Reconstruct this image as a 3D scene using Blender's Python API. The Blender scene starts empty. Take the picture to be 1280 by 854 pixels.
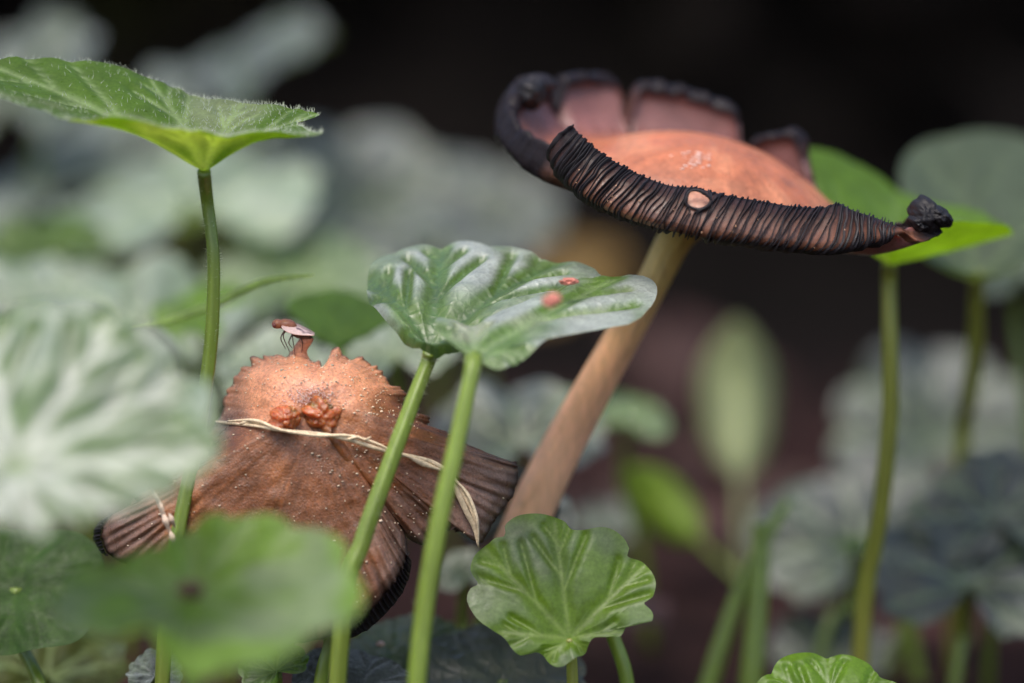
import bpy, math, random
import numpy as np
from mathutils import Vector, Matrix

random.seed(7)
rng = np.random.default_rng(7)
R = math.radians
S = bpy.context.scene
COL = S.collection

# ------------------------------------------------------------------ camera, sky, sun, exposure
# one unit = one centimetre
S.unit_settings.scale_length = 0.01
PITCH, FOC, WIDE = 6.0, 43.0, 12.0
LENS = 36.0 * FOC / WIDE
FPX = 1280.0 * FOC / WIDE
FWD = np.array([0, math.cos(R(PITCH)), -math.sin(R(PITCH))])
UPV = np.array([0, math.sin(R(PITCH)), math.cos(R(PITCH))])
RGT = np.array([1.0, 0, 0])
CENTRE = np.array([0, 0, 5.4])
CAM = CENTRE - FWD * FOC
cd = bpy.data.cameras.new('camera')
cam = bpy.data.objects.new('camera', cd)
COL.objects.link(cam)
cam.location = CAM
cam.rotation_euler = (R(90 - PITCH), 0, 0)
cd.lens, cd.sensor_width = LENS, 36
cd.clip_start, cd.clip_end = 0.5, 20000
cd.dof.use_dof = True
cd.dof.focus_distance = FOC
cd.dof.aperture_fstop = LENS * 1e-3 / 1.9
cd.dof.aperture_blades = 0
S.camera = cam

SUN_EL, SUN_AZ = 62.0, 205.0          # azimuth clockwise from +Y
w = bpy.data.worlds.new('World')
S.world = w
w.use_nodes = True
nt = w.node_tree
bg = nt.nodes['Background']
sky = nt.nodes.new('ShaderNodeTexSky')
sky.sky_type = 'NISHITA'
sky.sun_disc = False
sky.sun_elevation = R(SUN_EL)
sky.sun_rotation = R(SUN_AZ)
sky.air_density, sky.dust_density, sky.ozone_density = 1.0, 3.0, 0.8
nt.links.new(sky.outputs[0], bg.inputs[0])
bg.inputs[1].default_value = 0.15
sl = bpy.data.lights.new('sun', 'SUN')
sl.energy = 1.5
sl.angle = R(28)
sl.color = (1.0, 0.955, 0.89)
sun = bpy.data.objects.new('sun', sl)
COL.objects.link(sun)
sd = Vector((math.sin(R(SUN_AZ)) * math.cos(R(SUN_EL)), math.cos(R(SUN_AZ)) * math.cos(R(SUN_EL)), math.sin(R(SUN_EL))))
sun.rotation_euler = sd.to_track_quat('Z', 'Y').to_euler()
sun.location = (0, 0, 200)

S.view_settings.view_transform = 'Standard'
S.view_settings.look = 'None'
S.view_settings.exposure = 0.82
S.view_settings.gamma = 1.0
S.cycles.max_bounces = 8
S.cycles.use_denoising = True

# ------------------------------------------------------------------ helpers
def lin(r, g, b):
    f = lambda c: (c / 255 / 12.92) if c / 255 <= .04045 else ((c / 255 + .055) / 1.055) ** 2.4
    return np.array([f(r), f(g), f(b)])

def at(px, py, D=0.0):
    """a point of the place, from where it shows in the photo and how far behind the sharp plane it is"""
    d = FOC + D
    return CAM + FWD * d + RGT * ((px - 640) / FPX * d) + UPV * ((427 - py) / FPX * d)

def proj(P):
    q = np.asarray(P) - CAM
    d = q @ FWD
    return 640 + q @ RGT / d * FPX, 427 - q @ UPV / d * FPX, d - FOC

def catmull(P, n, closed=False):
    P = np.asarray(P, float)
    k = len(P)
    if closed:
        Q = np.vstack([P[-1:], P, P[:2]]); seg = k
    else:
        Q = np.vstack([2 * P[0] - P[1], P, 2 * P[-1] - P[-2]]); seg = k - 1
    t = np.linspace(0, seg, n, endpoint=not closed)
    i = np.minimum(t.astype(int), seg - 1)
    f = (t - i)[:, None]
    a, b, c, d = Q[i], Q[i + 1], Q[i + 2], Q[i + 3]
    return .5 * (2 * b + (c - a) * f + (2 * a - 5 * b + 4 * c - d) * f ** 2 + (3 * b - a - 3 * c + d) * f ** 3)

def vnoise(x, y, seed=0):
    """smooth value noise, vectorised, -1..1"""
    x = np.asarray(x, float); y = np.asarray(y, float)
    xi, yi = np.floor(x).astype(np.int64), np.floor(y).astype(np.int64)
    fx, fy = x - xi, y - yi
    fx, fy = fx * fx * (3 - 2 * fx), fy * fy * (3 - 2 * fy)
    def h(a, b):
        n = (a * 374761393 + b * 668265263 + seed * 1442695041) & 0xffffffff
        n = ((n ^ (n >> 13)) * 1274126177) & 0xffffffff
        return ((n ^ (n >> 16)) & 0xffff) / 32767.5 - 1
    return (h(xi, yi) * (1 - fx) + h(xi + 1, yi) * fx) * (1 - fy) + (h(xi, yi + 1) * (1 - fx) + h(xi + 1, yi + 1) * fx) * fy

def fbm(x, y, seed=0, o=3):
    s, a, t = 0, 1, 0
    for k in range(o):
        s = s + a * vnoise(x * 2 ** k, y * 2 ** k, seed + k); t += a; a *= .5
    return s / t

def sstep(a, b, x):
    t = np.clip((np.asarray(x, float) - a) / (b - a), 0, 1)
    return t * t * (3 - 2 * t)

def mix(a, b, f):
    f = np.asarray(f)[..., None]
    return np.asarray(a) * (1 - f) + np.asarray(b) * f

def mesh(name, V, F, mat, parent=None, col=None, uv=None, origin=None, smooth=True):
    """links ONE mesh object; V in world coordinates, kept relative to the parent's base"""
    V = np.asarray(V, float)
    o0 = np.array(parent.location) if parent is not None and parent.parent is None else (
        np.array(parent.location) + np.array(parent.parent.location) if parent is not None else (origin if origin is not None else np.zeros(3)))
    me = bpy.data.meshes.new(name)
    me.from_pydata((V - o0).tolist(), [], [tuple(int(i) for i in f) for f in F])
    if smooth:
        me.polygons.foreach_set('use_smooth', np.ones(len(me.polygons), bool))
    if col is not None:
        c = np.asarray(col, float)
        if c.ndim == 1:
            c = np.tile(c, (len(V), 1))
        a = me.color_attributes.new('col', 'FLOAT_COLOR', 'POINT')
        a.data.foreach_set('color', np.hstack([np.clip(c, 0, 1), np.ones((len(V), 1))]).astype(np.float32).ravel())
    if uv is not None:
        l = me.uv_layers.new(name='UVMap')
        vi = np.empty(len(me.loops), np.int32)
        me.loops.foreach_get('vertex_index', vi)
        l.data.foreach_set('uv', np.asarray(uv, np.float32)[vi].ravel())
    me.materials.append(mat)
    o = bpy.data.objects.new(name, me)
    COL.objects.link(o)
    if parent is not None:
        o.parent = parent
    else:
        o.location = o0
    me.update()
    return o

def gridf(nu, nv, cu=False, cv=False, base=0):
    F = []
    for i in range(nu if cu else nu - 1):
        for j in range(nv if cv else nv - 1):
            a, b = i * nv + j, i * nv + (j + 1) % nv
            c, d = ((i + 1) % nu) * nv + (j + 1) % nv, ((i + 1) % nu) * nv + j
            F.append((base + a, base + d, base + c, base + b))
    return F

class MB:
    def __init__(s): s.V, s.F, s.C, s.n = [], [], [], 0
    def add(s, V, F, c=None):
        V = np.asarray(V, float)
        s.V.append(V); s.F += [tuple(i + s.n for i in f) for f in F]; s.n += len(V)
        c = np.array([1., 1, 1]) if c is None else np.asarray(c, float)
        s.C.append(np.tile(c, (len(V), 1)) if c.ndim == 1 else c)
    def tube(s, P, r, c=None, n=10, flat=1.0, seg=None, rib=0.0):
        P = catmull(P, seg or max(6, 6 * len(P))) if len(P) > 2 or seg else np.asarray(P, float)
        r = np.interp(np.linspace(0, 1, len(P)), np.linspace(0, 1, len(np.atleast_1d(r))), np.atleast_1d(r)) if np.ndim(r) else np.full(len(P), r)
        T = np.gradient(P, axis=0); T /= np.linalg.norm(T, axis=1)[:, None] + 1e-9
        up = np.array([0.3, 1, 0.1]) if abs(T[0] @ np.array([0, 1, 0])) < .8 else np.array([1., 0, .2])
        V = []
        for k in range(len(P)):
            a = np.cross(T[k], up); a /= np.linalg.norm(a); b = np.cross(a, T[k]); up = b
            for q in range(n):
                t = 2 * math.pi * q / n
                V.append(P[k] + (a * math.cos(t) + b * math.sin(t) * flat) * r[k] * (1 + rib * math.cos(5 * t + .02 * k)))
        F = gridf(len(P), n, cv=True)
        m = len(V)
        V += [P[0], P[-1]]
        F += [(m, q, (q + 1) % n) for q in range(n)]
        e = (len(P) - 1) * n
        F += [(m + 1, e + (q + 1) % n, e + q) for q in range(n)]
        if c is not None and np.ndim(c) == 2:
            cc = np.stack([np.interp(np.linspace(0, 1, len(P)), np.linspace(0, 1, len(c)), np.asarray(c)[:, i]) for i in range(3)], 1)
            c = np.vstack([np.repeat(cc, n, 0), cc[:1], cc[-1:]])
        s.add(V, F, c)
        return P
    def blob(s, c0, ax, c=None, nu=16, nv=10, rough=0, seed=0):
        """an uneven rounded lump; ax = three half-axis vectors"""
        u = np.linspace(0, 2 * math.pi, nu, endpoint=False); v = np.linspace(.02, math.pi - .02, nv)
        U, Vv = np.meshgrid(u, v, indexing='ij')
        d = np.stack([np.cos(U) * np.sin(Vv), np.sin(U) * np.sin(Vv), np.cos(Vv)], -1).reshape(-1, 3)
        k = 1 + rough * fbm(d[:, 0] * 2.3 + d[:, 2] * 1.7 + 5, d[:, 1] * 2.3 - d[:, 2] + 9, seed, 3)
        s.add(np.asarray(c0) + (d * k[:, None]) @ np.asarray(ax), [f[::-1] for f in gridf(nu, nv, cu=True)], c)
    def build(s, name, mat, parent=None, origin=None, smooth=True):
        return mesh(name, np.vstack(s.V), s.F, mat, parent, np.vstack(s.C), origin=origin, smooth=smooth)

def tag(o, label=None, cat=None, group=None, kind=None):
    for k, v in (('label', label), ('category', cat), ('group', group), ('kind', kind)):
        if v: o[k] = v
    return o

def thing(name, loc, label, cat, group=None):
    o = bpy.data.objects.new(name, None)
    o.empty_display_size = .3
    COL.objects.link(o)
    o.location = tuple(float(q) for q in loc)
    return tag(o, label, cat, group)

# ------------------------------------------------------------------ materials
def material(name, rough=.5, spec=.5, trans=0.0, tcol=(1, 1, 1), sss=0.0, ssr=(.3, .12, .06), coat=0.0, sheen=0.0,
             bumps=(), cnoise=(), rnoise=0.0, dull=False):
    m = bpy.data.materials.new(name)
    m.use_nodes = True
    t = m.node_tree; N, L = t.nodes, t.links
    p = N['Principled BSDF']; out = N['Material Output']
    at_ = N.new('ShaderNodeAttribute'); at_.attribute_name = 'col'
    tc = N.new('ShaderNodeTexCoord')
    c = at_.outputs['Color']
    for (sc, amt, det, st) in cnoise:                       # pigment mottling
        n = N.new('ShaderNodeTexNoise'); n.inputs['Scale'].default_value = sc; n.inputs['Detail'].default_value = det
        mp = N.new('ShaderNodeMapping'); mp.inputs['Scale'].default_value = st
        L.new(tc.outputs['Object'], mp.inputs[0]); L.new(mp.outputs[0], n.inputs['Vector'])
        r = N.new('ShaderNodeMapRange'); r.inputs[1].default_value = .3; r.inputs[2].default_value = .7
        r.inputs[3].default_value = 1 - amt; r.inputs[4].default_value = 1 + amt
        L.new(n.outputs[0], r.inputs[0])
        mx = N.new('ShaderNodeMixRGB'); mx.blend_type = 'MULTIPLY'; mx.inputs[0].default_value = 1
        L.new(c, mx.inputs[1]); L.new(r.outputs[0], mx.inputs[2]); c = mx.outputs[0]
    L.new(c, p.inputs['Base Color'])
    p.inputs['Roughness'].default_value = rough
    p.inputs['Specular IOR Level'].default_value = spec
    p.inputs['Coat Weight'].default_value = coat
    p.inputs['Coat Roughness'].default_value = .33
    p.inputs['Coat IOR'].default_value = 1.7 if coat > .6 else 1.5
    p.inputs['Sheen Weight'].default_value = sheen
    p.inputs['Sheen Roughness'].default_value = .45
    if sss:
        p.inputs['Subsurface Weight'].default_value = sss
        p.inputs['Subsurface Radius'].default_value = ssr
        p.inputs['Subsurface Scale'].default_value = 1.0
    if rnoise:
        n = N.new('ShaderNodeTexNoise'); n.inputs['Scale'].default_value = 9; n.inputs['Detail'].default_value = 4
        L.new(tc.outputs['Object'], n.inputs['Vector'])
        r = N.new('ShaderNodeMapRange'); r.inputs[1].default_value = .3; r.inputs[2].default_value = .7
        r.inputs[3].default_value = max(.05, rough - rnoise); r.inputs[4].default_value = rough + rnoise
        L.new(n.outputs[0], r.inputs[0]); L.new(r.outputs[0], p.inputs['Roughness'])
    if dull:                                                 # the black pigmented parts are matt
        bw = N.new('ShaderNodeRGBToBW'); L.new(at_.outputs['Color'], bw.inputs[0])
        r = N.new('ShaderNodeMapRange'); r.inputs[1].default_value = .01; r.inputs[2].default_value = .10
        r.inputs[3].default_value = .12; r.inputs[4].default_value = spec
        L.new(bw.outputs[0], r.inputs[0]); L.new(r.outputs[0], p.inputs['Specular IOR Level'])
    nrm = None
    for (kind, sc, stg, dist, st) in bumps:
        if kind == 'cell':                                   # netted veinlets pressed into the leaf
            n = N.new('ShaderNodeTexVoronoi'); n.feature = 'DISTANCE_TO_EDGE'
            n.inputs['Scale'].default_value = sc
            o_ = n.outputs['Distance']
            r = N.new('ShaderNodeMapRange'); r.inputs[1].default_value = 0; r.inputs[2].default_value = .25
            L.new(o_, r.inputs[0]); o_ = r.outputs[0]
            L.new(tc.outputs['UV'], n.inputs['Vector'])
        else:
            n = N.new('ShaderNodeTexNoise'); n.inputs['Scale'].default_value = sc; n.inputs['Detail'].default_value = 5
            mp = N.new('ShaderNodeMapping'); mp.inputs['Scale'].default_value = st
            L.new(tc.outputs['Object'], mp.inputs[0]); L.new(mp.outputs[0], n.inputs['Vector'])
            o_ = n.outputs[0]
        b = N.new('ShaderNodeBump'); b.inputs['Strength'].default_value = stg; b.inputs['Distance'].default_value = dist
        L.new(o_, b.inputs['Height'])
        if nrm is not None: L.new(nrm, b.inputs['Normal'])
        nrm = b.outputs[0]
    if nrm is not None:
        L.new(nrm, p.inputs['Normal'])
        if coat: L.new(nrm, p.inputs['Coat Normal'])
    if trans:
        tr = N.new('ShaderNodeBsdfTranslucent')
        mx = N.new('ShaderNodeMixRGB'); mx.blend_type = 'MULTIPLY'; mx.inputs[0].default_value = 1
        L.new(c, mx.inputs[1]); mx.inputs[2].default_value = (*tcol, 1)
        L.new(mx.outputs[0], tr.inputs[0])
        ms = N.new('ShaderNodeMixShader'); ms.inputs[0].default_value = trans
        L.new(p.outputs[0], ms.inputs[1]); L.new(tr.outputs[0], ms.inputs[2])
        L.new(ms.outputs[0], out.inputs['Surface'])
    return m

O1 = (1, 1, 1)
M_LEAF = material('leaf_green', .36, .36, .46, (2.3, 2.2, .4), coat=.0, sheen=.0,
                  bumps=[('cell', 7, .12, .012, O1), ('noise', 9, .2, .03, O1), ('noise', 40, .2, .008, O1)], cnoise=[(3, .18, 3, O1), (25, .12, 2, O1)], rnoise=.1)
M_DARK = material('leaf_dark', .5, .16, .2, (2.0, 2.2, .5), bumps=[('noise', 9, .2, .03, O1), ('noise', 50, .2, .008, O1)], cnoise=[(3, .25, 3, O1), (25, .15, 2, O1)], rnoise=.1)
M_SILVER = material('leaf_silvery', .47, .7, .25, (2.0, 2.0, .6), coat=.4, sheen=.15,
                    bumps=[('cell', 6, .45, .016, O1), ('noise', 10, .3, .03, O1), ('noise', 45, .3, .008, O1)], cnoise=[(3, .22, 3, O1), (30, .15, 2, O1)], rnoise=.12)
M_FUZZY = material('leaf_rough_grey', .6, .5, .08, O1, sheen=.5,
                   bumps=[('noise', 22, .9, .04, O1), ('noise', 70, .6, .015, O1)], cnoise=[(20, .5, 4, O1)])
M_PETIOLE = material('petiole_green', .38, .5, .0, sss=.25, ssr=(.06, .1, .02), coat=.1,
                     bumps=[('noise', 30, .3, .01, (1, 1, .15))], cnoise=[(14, .15, 3, (1, 1, .12))])
M_CAP = material('cap_skin', .42, .5, dull=True, sss=.2, ssr=(.12, .05, .03),
                 bumps=[('noise', 28, .35, .012, O1), ('noise', 6, .3, .04, O1)], cnoise=[(2.2, .24, 4, O1), (18, .16, 4, O1)], rnoise=.16)
M_BROWN = material('cap_skin_worn', .38, .55, coat=.18, sss=.22, ssr=(.12, .05, .03),
                   bumps=[('noise', 14, .12, .04, O1), ('noise', 45, .5, .02, O1), ('noise', 120, .5, .008, O1)], cnoise=[(3, .22, 4, O1), (30, .28, 4, O1)], rnoise=.18)
M_GILL = material('gill_black', .5, .3, bumps=[('noise', 60, .5, .01, O1)], cnoise=[(20, .3, 3, O1)], rnoise=.12)
M_STEM = material('stem_flesh', .5, .35, sss=.3, ssr=(.15, .08, .04),
                  bumps=[('noise', 22, .25, .015, (1, 1, .08))], cnoise=[(6, .16, 4, (1, 1, .12)), (30, .1, 3, (1, 1, .1))])
M_JELLY = material('jelly_flesh', .24, .6, sss=.85, ssr=(.3, .10, .03), coat=.4,
                   bumps=[('noise', 18, .7, .03, O1), ('noise', 60, .4, .01, O1)], cnoise=[(12, .25, 3, O1)])
M_GRAIN = material('pale_grain', .35, .6)
M_STRAW = material('dry_straw', .55, .4, bumps=[('noise', 40, .6, .01, (1, 1, 1))], cnoise=[(14, .22, 4, O1), (40, .15, 2, O1)])
M_FLY = material('insect_shell', .35, .5, coat=.2, bumps=[('noise', 60, .4, .008, O1)], cnoise=[(40, .2, 3, O1)])
M_WING = material('insect_wing', .25, .6, .2, cnoise=[(40, .1, 3, O1)])
M_DEAD = material('dead_leaf', .6, .35, .15, O1, bumps=[('noise', 12, .5, .03, O1)], cnoise=[(5, .3, 4, O1)])
M_SOIL = material('soil', .9, .06, bumps=[('noise', 2.5, .8, .3, O1), ('noise', 12, .7, .08, O1)], cnoise=[(.25, .35, 5, O1), (4, .35, 4, O1)])
M_SHRUB = material('shrub_leaf', .8, .06, .1, O1, cnoise=[(1, .3, 2, O1)])
M_BARK = material('dark_bark', .85, .2, bumps=[('noise', 1.2, .9, .6, (1, 1, .25))], cnoise=[(.8, .4, 5, (1, 1, .3))])

# ------------------------------------------------------------------ leaves
def leaf_shape(Rr, na=96, nr=20, lobes=11, scal=.09, sinus=.85, sigma=.42, wide=1.12, fun=.25, cup=.0, droop=.0, wav=.04,
               wk=4, quilt=.06, bend=0.0, seed=0, nveins=7, serr=0, jag=0.0, edge=None, vw=1.0):
    """kidney-shaped scalloped blade: centre at the petiole joint, tip along +Y; returns points, vein strength, u"""
    th = np.linspace(-math.pi, math.pi, na, endpoint=False) + 1e-4
    ph = seed * 1.7
    r = np.ones(na)
    r *= 1 - sinus * np.exp(-((math.pi - np.abs(th)) / sigma) ** 2)
    r *= 1 + .05 * np.sin(2 * th + ph) + .035 * np.sin(3 * th + 2.1 * ph)
    sc = np.abs(np.sin(lobes * th / 2 + .35 * np.sin(2 * th + ph))) ** .6
    r *= (1 - scal) + scal * sc
    if serr: r *= 1 - .05 * ((th * serr / 6.283) % 1)
    if jag: r *= 1 + jag * vnoise(th * 9, th * 0 + seed, seed)
    if edge is not None:
        T, E = edge
        th = T
        r = np.hypot(E[:, 0] / wide, E[:, 1]) / Rr
        m = (1 - scal) + scal * sc
        if serr: m = m * (1 - .04 * ((th * serr / 6.283) % 1))
        m = m / m.mean()
        E = E * m[:, None]
    u = np.linspace(0, 1, nr) ** .85
    U, TH = np.meshgrid(u, th, indexing='ij')
    Rg = U * r[None, :] * Rr
    X = Rg * np.sin(TH) * wide; Y = Rg * np.cos(TH)
    if edge is not None:
        X, Y = U * E[None, :, 0], U * E[None, :, 1]
    # veins: rays from the joint with forks
    vd = np.full(X.shape, 9.0)
    dmin = np.full(X.shape, 9.0)
    ang = np.linspace(-2.25, 2.25, nveins) + .06 * rng.standard_normal(nveins)
    segs = []
    if edge is not None:
        ln_ = lambda a: np.interp(a, th, np.hypot(E[:, 0], E[:, 1])) / Rr
    else:
        ln_ = lambda a: 1.0
    for a in ang:
        d = np.array([math.sin(a) * (wide if edge is None else 1), math.cos(a)]) * Rr * ln_(a)
        segs.append((np.zeros(2), d * .97, .035))
        for f, s in ((.38, 1), (.5, -1), (.68, 1), (.78, -1)):
            b = a + s * .5
            e = d * f + np.array([math.sin(b), math.cos(b)]) * Rr * ln_(a) * (1 - f) * .8
            segs.append((d * f, e, .018))
    for p0, p1, wd in segs:
        e = p1 - p0
        q = np.clip(((X - p0[0]) * e[0] + (Y - p0[1]) * e[1]) / (e @ e), 0, 1)
        dd = np.hypot(X - p0[0] - q * e[0], Y - p0[1] - q * e[1]) / Rr
        wl = vw * wd * (1.15 - .8 * q)
        vd = np.minimum(vd, dd / wl)
        dmin = np.minimum(dmin, dd / (wd * 2.6))
    vein = np.exp(-vd ** 2) * sstep(.0, .22 if vw > 1.4 else .05, U)
    qz = 1 - np.exp(-dmin ** 2)
    Z = fun * Rr * (1 - np.exp(-(U / .28) ** 1.3)) + cup * Rr * U ** 2 - droop * Rr * U ** 3
    Z += wav * Rr * U ** 2 * (np.cos(wk * TH + ph) + .6 * np.sin((wk + 3) * TH + 2 * ph))
    Z += quilt * Rr * qz * np.minimum(1, U * 2.2) * (1 - .35 * U)
    Z += bend * Rr * (X / Rr) ** 2
    Z += .012 * Rr * fbm(X / Rr * 5 + seed, Y / Rr * 5, seed, 3)
    if edge is not None: Z = Z + U ** 1.5 * E[None, :, 2] - fun * Rr * U ** 2
    P = np.stack([X, Y, Z], -1)
    return P, vein, U, TH, qz

def orient(yaw, tilt, roll):
    a, b, c = R(yaw), R(tilt), R(roll)
    rz = np.array([[math.cos(a), -math.sin(a), 0], [math.sin(a), math.cos(a), 0], [0, 0, 1]])
    rx = np.array([[1, 0, 0], [0, math.cos(b), -math.sin(b)], [0, math.sin(b), math.cos(b)]])
    ry = np.array([[math.cos(c), 0, -math.sin(c)], [0, 1, 0], [math.sin(c), 0, math.cos(c)]])
    return ry @ rx @ rz

G_MID, G_BRIGHT, G_DARK = np.array([.070, .135, .014]), np.array([.115, .215, .018]), np.array([.026, .060, .010])
G_PALE, G_GREY, G_VEIN = np.array([.095, .125, .078]), np.array([.036, .050, .038]), np.array([.22, .30, .13])
P_GREEN, P_OLIVE, P_DARK = np.array([.145, .205, .024]), np.array([.18, .19, .030]), np.array([.05, .10, .02])
GROUP = 'kidney-shaped leaves on thin stalks around the mushrooms'

def outline_polar(J, O, pts, na):
    """a margin given as points of the place -> one margin point per direction round the joint, in the leaf's own frame"""
    n = O[:, 2]
    L = []
    for q in pts:
        if len(q) == 2:
            d = at(q[0], q[1], 0) - CAM
            p = CAM + d * ((J - CAM) @ n / (d @ n))
        else:
            p = at(*q)
        L.append((p - J) @ O)
    L = catmull(np.array(L), len(L) * 16, True)
    th = np.unwrap(np.arctan2(L[:, 0], L[:, 1]))
    if th[-1] < th[0]: L, th = L[::-1], th[::-1]
    th = np.maximum.accumulate(th) + np.arange(len(th)) * 1e-6
    T = np.linspace(-math.pi, math.pi, na, endpoint=False) + 1e-4
    return T, np.stack([np.interp((T - th[0]) % (2 * math.pi) + th[0], np.r_[th, th[0] + 2 * math.pi], np.r_[L[:, k], L[0, k]]) for k in range(3)], 1)

def leaf(px, py, D, hw, yaw, tilt, roll, label, mat=M_SILVER, base=G_MID, vcol=G_VEIN, vamt=.5, path=None, pr=.075, pcol=P_GREEN,
         na=96, nr=20, mott=0, mcol=G_PALE, name='kidney_leaf', cat='leaf', group=GROUP, out=None, painted_gloss=0, **kw):
    J = at(px, py, D)
    Rr = hw / FPX * (FOC + D)
    O = orient(yaw, tilt, roll)
    if out: kw['edge'] = outline_polar(J, O, out, na)
    P, vein, U, TH, qz = leaf_shape(Rr, na, nr, **kw)
    loc = P.reshape(-1, 3)
    W = loc @ O.T + J
    nrm = O @ np.array([0, 0, 1.0])
    if path is None:
        q = rng.uniform(-.8, .8, 2)
        pts = [J, J - nrm * .35 - np.array([0, 0, .5]), np.array([J[0] + q[0] * .5, J[1] + q[1] * .5, J[2] * .5]), np.array([J[0] + q[0], J[1] + q[1], -.1])]
        if J[2] < 1.2: pts = [J, np.array([J[0] + q[0] * .3, J[1] + q[1] * .3, -.1])]
    else:
        pts = [J] + [at(*q) for q in path]
        if pts[-1][2] > 0:
            e = pts[-1] - pts[-2]; e = e / np.linalg.norm(e)
            k = min(3.0, pts[-1][2] * .5)
            pts.append(np.array([pts[-1][0] + e[0] * k * .6, pts[-1][1] + e[1] * k * .6, -.1]))
    b = np.array(pts[-1]); b[2] = 0
    root = thing(name, b, label, cat, group)
    g = np.tile(base, (len(W), 1))
    if mott:
        k = sstep(-.1, .5, fbm(loc[:, 0] / Rr * 2.2 + 3, loc[:, 1] / Rr * 2.2, kw.get('seed', 0) + 4, 3)) * mott * sstep(.1, .5, U.ravel())
        g = mix(g, mcol, k)
    if painted_gloss: g = mix(g, np.array([.35, .385, .36]), painted_gloss * sstep(.35, .95, qz.ravel()) * sstep(.2, .6, U.ravel()) * (.35 + .65 * sstep(-.35, .25, fbm(loc[:, 0] / Rr * 3, loc[:, 1] / Rr * 3, 66, 3))))  # sky gloss between the veins, put into the leaf colour as pale grey
    g = mix(g, vcol, vein.ravel() * vamt)
    nrr, naa = U.shape
    F = gridf(nrr, naa, cv=True)
    bl = mesh('blade', W, F, mat, root, g, uv=loc[:, :2])
    m = MB()
    m.tube(np.array(pts), [pr * .95, pr * .85, pr * .97, pr * 1.03, pr, pr * 1.1], [pcol * .8, pcol, pcol * 1.12, pcol * .9, pcol * 1.05, pcol * (.9, .75, .9)], n=25, seg=8 * len(pts), rib=.06)
    pt = m.build('petiole', M_PETIOLE, root)
    return root, W.reshape(nrr, naa, 3), U, TH, nrm, pts

def stalk_hairs(root, pts, r, count, size, seed):
    C = catmull(pts, 200); T = np.gradient(C, axis=0); T /= np.linalg.norm(T, axis=1)[:, None]
    rr = np.random.default_rng(seed); m = MB()
    for _ in range(count):
        k = rr.integers(0, 150); d = np.cross(T[k], rr.normal(0, 1, 3)); d /= np.linalg.norm(d)
        l = size * rr.uniform(.3, 1.3); p = C[k] + d * r * .92; e = np.cross(d, T[k]) * size * .05; f = T[k] * size * .05
        q = d + rr.normal(0, .35, 3) - T[k] * .3
        m.add([p + e, p - e * .5 + f, p - e * .5 - f, p + q * l], [(0, 1, 3), (1, 2, 3), (2, 0, 3)], np.array([.42, .47, .30]))
    tag(m.build('stalk_hairs', M_GRAIN, root), kind='stuff')

def hairs(root, P, count, size, seed=1, rows=(2, None), nrm=np.array([0, 0, 1.0])):
    nr, na, _ = P.shape
    m = MB()
    rr = np.random.default_rng(seed)
    for _ in range(count):
        i = nr - 1 if rr.random() < .35 else rr.integers(3, nr); j = rr.integers(0, na)
        p = P[i, j]; q = P[i, (j + 1) % na]; s = P[i - 1, j]
        p = p + (q - p) * rr.random() + (s - p) * rr.random() * (0 if i == nr - 1 else 1)
        d = nrm + rr.normal(0, .5, 3); d /= np.linalg.norm(d)
        l = size * rr.uniform(.25, 1.3); e = np.cross(d, [0, 1, .1]); e /= np.linalg.norm(e); f = np.cross(d, e)
        b = size * .045
        m.add([p + e * b, p - e * b * .5 + f * b, p - e * b * .5 - f * b, p + d * l], [(0, 1, 3), (1, 2, 3), (2, 0, 3)], np.array([.42, .47, .34]))
    tag(m.build('hairs', M_GRAIN, root), kind='stuff')

# ------------------------------------------------------------------ setting: ground and the dark bank behind
def build_ground():
    xs = np.concatenate([-np.geomspace(9000, 60, 14), np.linspace(-55, 55, 120), np.geomspace(60, 9000, 14)])
    ys = np.concatenate([-np.geomspace(9000, 60, 10), np.linspace(-55, 140, 180), np.geomspace(150, 9000, 14)])
    X, Y = np.meshgrid(xs, ys, indexing='ij')
    Z = .22 * fbm(X * .35, Y * .35, 3, 4) + .10 * fbm(X * 1.3, Y * 1.3, 8, 3) - .15
    Z += 70 * sstep(62, 120, Y + 6 * vnoise(X * .05, Y * .02, 5)) * (1 - .4 * sstep(60, 200, Y)) + 2.5 * fbm(X * .12, Y * .12, 5, 3) * sstep(55, 75, Y)
    V = np.stack([X, Y, Z], -1).reshape(-1, 3)
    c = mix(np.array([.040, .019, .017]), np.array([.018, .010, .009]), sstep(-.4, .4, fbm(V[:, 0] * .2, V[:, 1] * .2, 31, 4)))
    c = mix(c, np.array([.0045, .0035, .003]), sstep(22, 55, V[:, 1]))  # woodland shade over the far ground and bank, put into the soil colour
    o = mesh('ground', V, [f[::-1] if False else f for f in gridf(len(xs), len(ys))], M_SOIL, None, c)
    o['kind'] = 'structure'
build_ground()

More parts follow.
